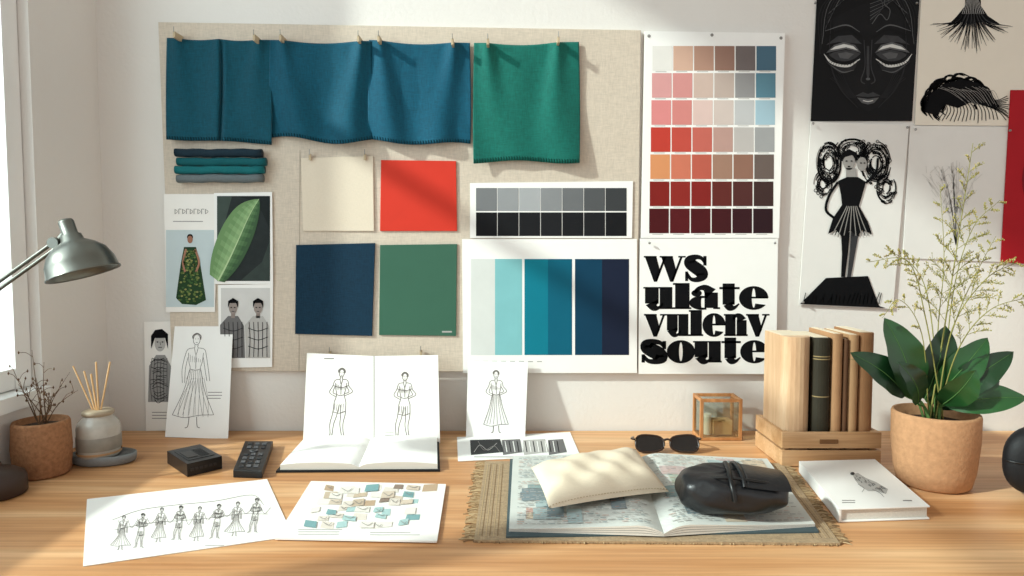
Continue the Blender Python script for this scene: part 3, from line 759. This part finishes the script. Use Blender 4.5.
# ------------------------------------------------------------------ black leather pouch
BLT = mat((18,19,22), .38, .15, 50, .22, 160, spec=.5, name='black_leather'); BLT2 = mat((11,12,13), .4, spec=.45); STC = mat((70,70,72), .7)
c = D(731,508,.02); c.z = TZ+.049; g = MB(); AX, AY, AZ = .079, .052, .028
R = Matrix.Rotation(-.10,3,'Z')
def sp(u, v, k=1.0, zo=0):
    th = 2*math.pi*u; ph = math.pi*(v-.5)
    cp = math.copysign(abs(math.cos(ph))**.55, math.cos(ph)); ssp = math.copysign(abs(math.sin(ph))**.8, math.sin(ph))
    x = math.copysign(abs(math.cos(th))**.7, math.cos(th))*cp; y_ = math.copysign(abs(math.sin(th))**.7, math.sin(th))*cp
    w = 1+.018*math.sin(5*th+6*ph)+.012*math.sin(9*th-4*ph)
    return c+R@Vector((x*AX*w*k, y_*AY*w*k, ssp*AZ*w*k*(1-.18*x)+.003*math.sin(3*x+2*y_)*max(0,ssp)+zo))
g.grid(sp, 72, 40, BLT)
def flap(u, v):
    x = .1+.85*u; a = math.pi*(.12+.76*v)
    return c+R@Vector((x*AX*.98, math.cos(a)*AY*.98*(1-.25*max(0,u-.6)), math.sin(a)**.7*AZ*(1.10-.18*x)+.004*(1-u)))
g.grid(flap, 16, 24, BLT)
g.tube([flap(0,k/20) for k in range(21)], .003, BLT, 8)
for k in range(4, 34):
    a_ = flap(.09, k/36); b_ = flap(.09, (k+.5)/36); o_ = Vector((0,-.0006,.0008)); g.tube([a_+o_, b_+o_], .0005, STC, 4)
P = [c+R@Vector((-.006+.004*math.sin(2*a), math.copysign(abs(math.cos(a))**.7,math.cos(a))*AY*1.02, (math.sin(a)**.75)*AZ*1.14)) for a in [math.pi*k/20 for k in range(21)]]
g.tube(P, .0035, BLT2, 8)
g.tube(catmull([c+R@Vector(p) for p in ((-.072,-.012,.016),(-.04,-.028,.024),(-.006,-.036,.028),(.035,-.038,.024),(.07,-.02,.015))],5), .0022, BLT2, 8)
g.build('black_leather_pouch')

# ------------------------------------------------------------------ sunglasses
g = MB(); SL = mat((26,22,20), .15, spec=.6); SF_ = mat((46,30,22), .3, spec=.5)
c = D(667,453); c.z = TZ+.019; tl = Matrix.Rotation(math.radians(-28),3,'X')
for sx in (-1,1):
    o = c+Vector((sx*.034,0,0)); L = []
    for k in range(24):
        a = 2*math.pi*k/24; r1 = 1/(abs(math.cos(a))**3+abs(math.sin(a))**3)**(1/3)
        L.append(o+tl@Vector((.028*r1*math.cos(a), 0, .0165*r1*math.sin(a)*(1+.12*sx*math.cos(a)))))
    g.add(L+[p+Vector((0,.0015,0)) for p in L], [tuple(range(24)), tuple(range(47,23,-1))], SL)
    g.tube(L+[L[0],L[1]], .0020, SF_, 8)
    h1 = o+Vector((sx*.030,.0,.008)); g.tube(catmull([h1, h1+Vector((sx*.004,.015,-.002)), h1+Vector((-sx*.008,.06,-.012)), h1+Vector((-sx*.014,.085,-.024))],6), .002, SF_, 8)
g.tube(catmull([c+Vector((-.008,0,.006)),c+Vector((0,-.001,.009)),c+Vector((.008,0,.006))],5), .0022, SF_, 8)
g.build('sunglasses')

# ------------------------------------------------------------------ small wood and glass box
WB = wood((168,112,66),(188,132,84),(204,150,100), 30, 30, 6, name='honey_wood')
g = MB(); c = D(721,441); w, dp, h = .088, .062, .088; c = Vector((c.x, c.y+dp/2, TZ+.0006)); t = .0065
for sx in (-1,1):
    for sy in (-1,1): g.box(c+Vector((sx*(w/2-t/2), sy*(dp/2-t/2), h/2)), (t,t,h), WB)
for zz in (t/2, h-t/2):
    for sy in (-1,1): g.box(c+Vector((0,sy*(dp/2-t/2),zz)), (w-2*t,t,t), WB)
    for sx in (-1,1): g.box(c+Vector((sx*(w/2-t/2),0,zz)), (t,dp-2*t,t), WB)
g.box(c+Vector((0,0,t*.3)), (w-2*t,dp-2*t,t*.5), WB)
g.box(c+Vector((.01,.005,.022)), (.04,.03,.03), mat((206,170,120), .6)); g.tube([c+Vector((-.02,0,.006)), c+Vector((-.02,0,.05))], .008, mat((236,226,205), .6), 16)
GL = glass_mat((238,240,236), .14)
for sy in (-1,1): g.box(c+Vector((0,sy*(dp/2-t/2),h/2)), (w-2*t,.001,h-2*t), GL)
for sx in (-1,1): g.box(c+Vector((sx*(w/2-t/2),0,h/2)), (.001,dp-2*t,h-2*t), GL)
g.build('glass_display_box', bevel=.0008)

# ------------------------------------------------------------------ crate and books
CW = wood((180,136,94),(196,154,112),(210,170,130), 3, 30, 30, name='pale_crate_wood')
g = MB(); x0, x1, yf, ybk, zt = .497, .680, -.262, -.125, .066; t = .007; zb = TZ+.0006
for zz, hh in ((.016,.030),(.050,.030)):
    for yy in (yf+t/2, ybk-t/2): g.box(((x0+x1)/2, yy, zb+zz), (x1-x0, t, hh), CW)
    for xx in (x0+t/2, x1-t/2): g.box((xx,(yf+ybk)/2,zb+zz), (t, ybk-yf-2*t, hh), CW)
for xx in (x0+t*1.6, x1-t*1.6):
    for yy in (yf+t*1.6, ybk-t*1.6): g.box((xx,yy,zb+.033), (t,t,.064), CW)
g.box(((x0+x1)/2,(yf+ybk)/2,zb+.004), (x1-x0-.002,ybk-yf-.002,.006), CW)
g.box((.583,yf-.0006,zb+.048), (.034,.002,.008), mat((120,84,54), .7))
g.build('wooden_crate', bevel=.0012)
g = MB(); zb = TZ+.0078
def book(xa, xb, h, c, yfr=yf+.012, ybb=ybk-.016, rnd=.012, pc=(222,208,184), band=None):
    mt = c if not isinstance(c, tuple) else mat(c, .65, .15, 40, .25, 300); w = xb-xa
    n = 10; sec = [(xb, ybb),(xa, ybb)]+[(xa+w*(.5-.5*math.cos(math.pi*k/n)), yfr+rnd-rnd*math.sin(math.pi*k/n)) for k in range(n+1)]
    b_ = [Vector((x,y_,zb)) for x,y_ in sec]; g.prism(b_, Vector((0,0,h)), mt)
    g.box(((xa+xb)/2, (yfr+rnd+ybb)/2, zb+h+.0001), (w-.006, ybb-yfr-rnd-.004, .0012), mat(pc, .85, .1, 300))
    if band:
        for z in band:
            sec2 = [(xa+w*(.5-.5*math.cos(math.pi*k/n)), yfr+rnd-(rnd+.0006)*math.sin(math.pi*k/n)-.0003) for k in range(n+1)]
            vs = [Vector((x,y_,zb+z)) for x,y_ in sec2]+[Vector((x,y_,zb+z+.002)) for x,y_ in sec2]; m_ = len(sec2)
            g.add(vs, [(k,k+1,m_+k+1,m_+k) for k in range(m_-1)], mat((150,130,92), .5))
PW = wood((196,156,120),(208,172,136),(218,186,152), 40, 40, 4, name='pale_book_wood', g_amt=.2)
book(.506, .558, .232, PW, rnd=.026)
book(.560, .592, .230, (52,48,38), rnd=.012, band=(.03,.035,.19,.195,.12))
book(.594, .612, .238, (172,130,94), rnd=.006)
book(.614, .622, .228, (96,66,46), rnd=.004)
book(.624, .642, .236, (182,142,104), rnd=.007, band=(.19,))
book(.644, .671, .240, (150,108,74), rnd=.010)
g.build('row_of_books', bevel=.0008)

# ------------------------------------------------------------------ white book on desk
g = Sheet((0,0,0),(0,0,1)); Z = .021; T4 = [(799,461),(875,459),(930,506),(839,509)]
Pt = [D(x,y_,Z) for x,y_ in T4]; zv = Vector((0,0,1)); cc = sum(Pt, Vector())/4
WC = mat((238,236,232), .5, .02)
g.prism([p-zv*.0022 for p in Pt], zv*.0022, WC); g.prism([p-zv*(Z-.0006) for p in Pt], zv*.0022, WC)
In = [cc+(p-cc)*.965 for p in Pt]; g.prism([p-zv*(Z-.0028) for p in In], zv*(Z-.005), mat((208,203,194), .85, .15, 400))
g.prism([Pt[0]-zv*(Z-.0006), Pt[3]-zv*(Z-.0006), (Pt[3]-zv*(Z-.0006)).lerp(Pt[2]-zv*(Z-.0006),.03), (Pt[0]-zv*(Z-.0006)).lerp(Pt[1]-zv*(Z-.0006),.03)], zv*(Z-.001), WC)
g.P = Vector((0,0,TZ+Z)); g.N = zv
g.poly([(852,474),(858,473),(866,478),(876,482),(888,489),(886,494),(876,491),(868,491),(860,486),(855,480)], LG, 1)
random.seed(8)
for k in range(44):
    t = random.random(); x = 854+30*t; y_ = 475+15*t+random.uniform(-2,3); g.st([(x,y_),(x+random.uniform(1,3),y_+random.uniform(.5,2.4))], .5, random.choice((DK,GREY,MD)), 2, sm=False)
g.ell(852.5,473.5,2.2,1.5,DK,2); g.st([(858,484),(864,488),(862,492)], .5, GREY, 2); g.st([(872,489),(880,493),(884,497)], .5, GREY, 2)
lines(g, 842, 500, 856, 2, 2.2, GREY); g.rect(903, 500, 912, 501, GREY, 1)
g.build('white_hardcover_book', bevel=.0006)

# ------------------------------------------------------------------ potted plant
c = D(933,484); POT = mat((178,134,98), .85, .25, 120, .4, 220, name='terracotta_clay'); g = MB(); h = .126; c.z = TZ
g.lathe([(0,.0006),(.050,.0006),(.056,.005),(.062,.03),(.0665,.08),(.067,h-.004),(.0655,h),(.061,h),(.0595,h-.02),(0,h-.022)], c, POT, 56)
g.lathe([(.060,h-.02),(.03,h-.013),(0,h-.012)], c, mat((52,38,30), .95, .4, 200, .9, 150), 30)
LFM = mat((34,78,38), .32, .25, 18, .1, 60, spec=.55, name='rubber_leaf'); LFD = mat((20,54,27), .34, .25, 18, spec=.55, name='rubber_leaf_dark'); RIB = mat((84,122,66), .5); STM = mat((84,116,62), .6)
soil = c+Vector((0,0,h-.012))
def leaf(b, t, w, side=None, arch=.012, mt=LFM, cup=.25):
    b, t = Vector(b), Vector(t); d = (t-b); L = d.length; dn = d.normalized()
    side = Vector(side or (0,0,0))
    if side.length < .1: side = dn.cross(Vector((0,-1,.5)).normalized())
    side = (side-dn*side.dot(dn)).normalized(); nn = side.cross(dn).normalized()
    if nn.y > 0: nn = -nn
    def f(u, v):
        a = 2*u-1; prof = math.sin(math.pi*min(1,max(0,v))**.85)**.75 if 0 < v < 1 else 0
        prof = max(prof, .01); ww = w/2*prof
        p = b+d*v+nn*(arch*math.sin(math.pi*v))-Vector((0,0,arch*.8*v*v))
        return p+side*(a*ww)+nn*(cup*abs(a)**1.5*ww*.8+.0012*math.sin(v*22+a*2)*abs(a))
    g.grid(f, 10, 18, mt)
    g.tube([f(.5,k/12)+nn*.0004 for k in range(13)], [.0009*(1-k/14) for k in range(13)], RIB, 5)
def PX(x, y_, dy=0): return V(x, y_, c.y+dy)
LV = [((914,398),(884,312),38,-.01,LFM),((906,396),(850,347),29,-.02,LFD),((925,398),(946,320),32,.02,LFD),((935,398),(988,332),30,.0,LFM),
 ((940,400),(1014,346),28,-.01,LFD),((944,405),(1027,392),27,-.03,LFM),((918,404),(898,356),26,-.045,LFD),((942,405),(976,364),28,-.05,LFM),
 ((926,400),(922,350),26,.03,LFD),((936,408),(1000,376),24,.03,LFD),((930,405),(962,342),22,.05,LFD)]
for (bx,by),(tx,ty),w,dy,mt in LV:
    b = PX(bx,by,dy*.3); t = PX(tx,ty,dy-.01)
    g.tube(catmull([soil+Vector(((b.x-c.x)*.4,dy*.2,0)), soil.lerp(b,.6)+Vector((0,0,.004)), b],4), .0022, STM, 6)
    leaf(b, t, w*1.113/FPX*1.15, mt=mt)
GS = mat((140,136,76), .7); GT = [mat(x, .75) for x in ((166,156,92),(138,136,74),(188,168,108))]
random.seed(31)
def feather(pts, r, nb, bl_, dr=1):
    P = catmull([soil+Vector((random.uniform(-.015,.015),random.uniform(-.01,.01),0))]+pts, 10); n = len(P)
    g.tube(P, [r*(1-.7*i/n) for i in range(n)], GS, 5)
    for k in range(nb):
        i = int(n*(.38+.6*k/nb)); i = min(i, n-2); tn = (P[i+1]-P[i-1]).normalized(); sd = Vector((tn.z,0,-tn.x)) * (1 if k % 2 else -1)
        L = bl_*(1.15-.8*k/nb)*random.uniform(.7,1.2)
        d = (tn*.8+sd*.7+Vector((0,random.uniform(-.5,.5),0))).normalized(); q = catmull([P[i], P[i]+d*L*.5, P[i]+d*L+Vector((0,0,-L*.12*dr))],4)
        g.tube(q, r*.35, GS, 4, caps=False)
        for j in range(2, len(q)):
            for m_ in range(3):
                dd = (d+Vector((random.uniform(-1,1),random.uniform(-.8,.8),random.uniform(-.6,1)))).normalized(); e = q[j]+dd*L*random.uniform(.1,.25)
                g.tube([q[j], e], .00032, GS, 3, caps=False)
                mt = random.choice(GT); a = .0011; g.add([e+Vector((-a,0,0)),e+Vector((0,0,a*1.3)),e+Vector((a,0,0)),e+Vector((0,0,-a*1.3)),e+Vector((0,a,0)),e+Vector((0,-a,0))], [(0,1,5),(1,2,5),(2,3,5),(3,0,5),(1,0,4),(2,1,4),(3,2,4),(0,3,4)], mt)
feather([PX(944,330),PX(958,240),PX(973,143)], .0016, 22, .05)
feather([PX(938,330,.02),PX(944,260,.03),PX(940,185,.03)], .0012, 14, .035)
feather([PX(926,320,-.02),PX(908,262,-.03),PX(866,262,-.03)], .0013, 14, .028)
feather([PX(930,310,.02),PX(915,268,.03),PX(884,248,.03)], .0012, 12, .024)
feather([PX(922,335,-.03),PX(900,300,-.04),PX(882,318,-.04)], .0010, 8, .018)
feather([PX(952,330,-.02),PX(985,280,-.02),PX(1018,262,-.03)], .0014, 16, .038)
feather([PX(958,350,-.04),PX(990,310,-.05),PX(1034,296,-.05)], .0013, 14, .034)
feather([PX(952,300,.02),PX(972,230,.03),PX(1000,200,.03)], .0012, 14, .032)
feather([PX(956,320,.01),PX(978,270,.01),PX(996,236,.0)], .0011, 12, .03)
g.build('potted_rubber_plant')

# ------------------------------------------------------------------ black handbag at the right
c = D(1052,497); c.z = TZ; g = MB()
def hb(u, v):
    th = 2*math.pi*u; ph = math.pi*(v-.5); cp = abs(math.cos(ph))**.7
    return c+Vector((math.cos(th)*cp*.080, math.sin(th)*cp*.035, .0600+.059*math.copysign(abs(math.sin(ph))**.8, math.sin(ph))))
g.grid(hb, 40, 24, mat((18,19,22), .6, .15, 50, .22, 160, spec=.3, name='matte_black_leather'))
g.tube(catmull([c+Vector((-.02,0,.112)),c+Vector((-.01,0,.125)),c+Vector((.02,0,.132)),c+Vector((.04,0,.125)),c+Vector((.05,0,.10))],5), .004, BLT2, 8)
g.tube([c+Vector((math.cos(a)*.0805,-.0355*abs(math.sin(a))-.001,.062)) for a in [math.pi*k/20 for k in range(21)]], .0015, BLT2, 6)
g.build('black_handbag')

# ------------------------------------------------------------------ light
w = bpy.data.worlds.new('world'); scene.world = w; w.use_nodes = True; nt = w.node_tree
bg = nt.nodes['Background']; bg.inputs[0].default_value = (1.0,.985,.965,1); bg.inputs[1].default_value = 0.86
sd = bpy.data.lights.new('sun','SUN'); sd.energy = 8.0; sd.angle = math.radians(2.2); sd.color = (1,.92,.81)
so = bpy.data.objects.new('sun', sd); scene.collection.objects.link(so)
so.rotation_euler = Vector((.82,.36,-.52)).to_track_quat('-Z','Y').to_euler(); so.location = (-3,-2,3)
ad = bpy.data.lights.new('window_skylight','AREA'); ad.shape = 'RECTANGLE'; ad.size = 1.5; ad.size_y = 1.5; ad.energy = 42; ad.color = (1,.99,.97)
ao = bpy.data.objects.new('window_skylight', ad); scene.collection.objects.link(ao)
ao.location = (-1.5,-1.0,1.75); ao.rotation_euler = Vector((1,.35,-.25)).to_track_quat('-Z','Y').to_euler()
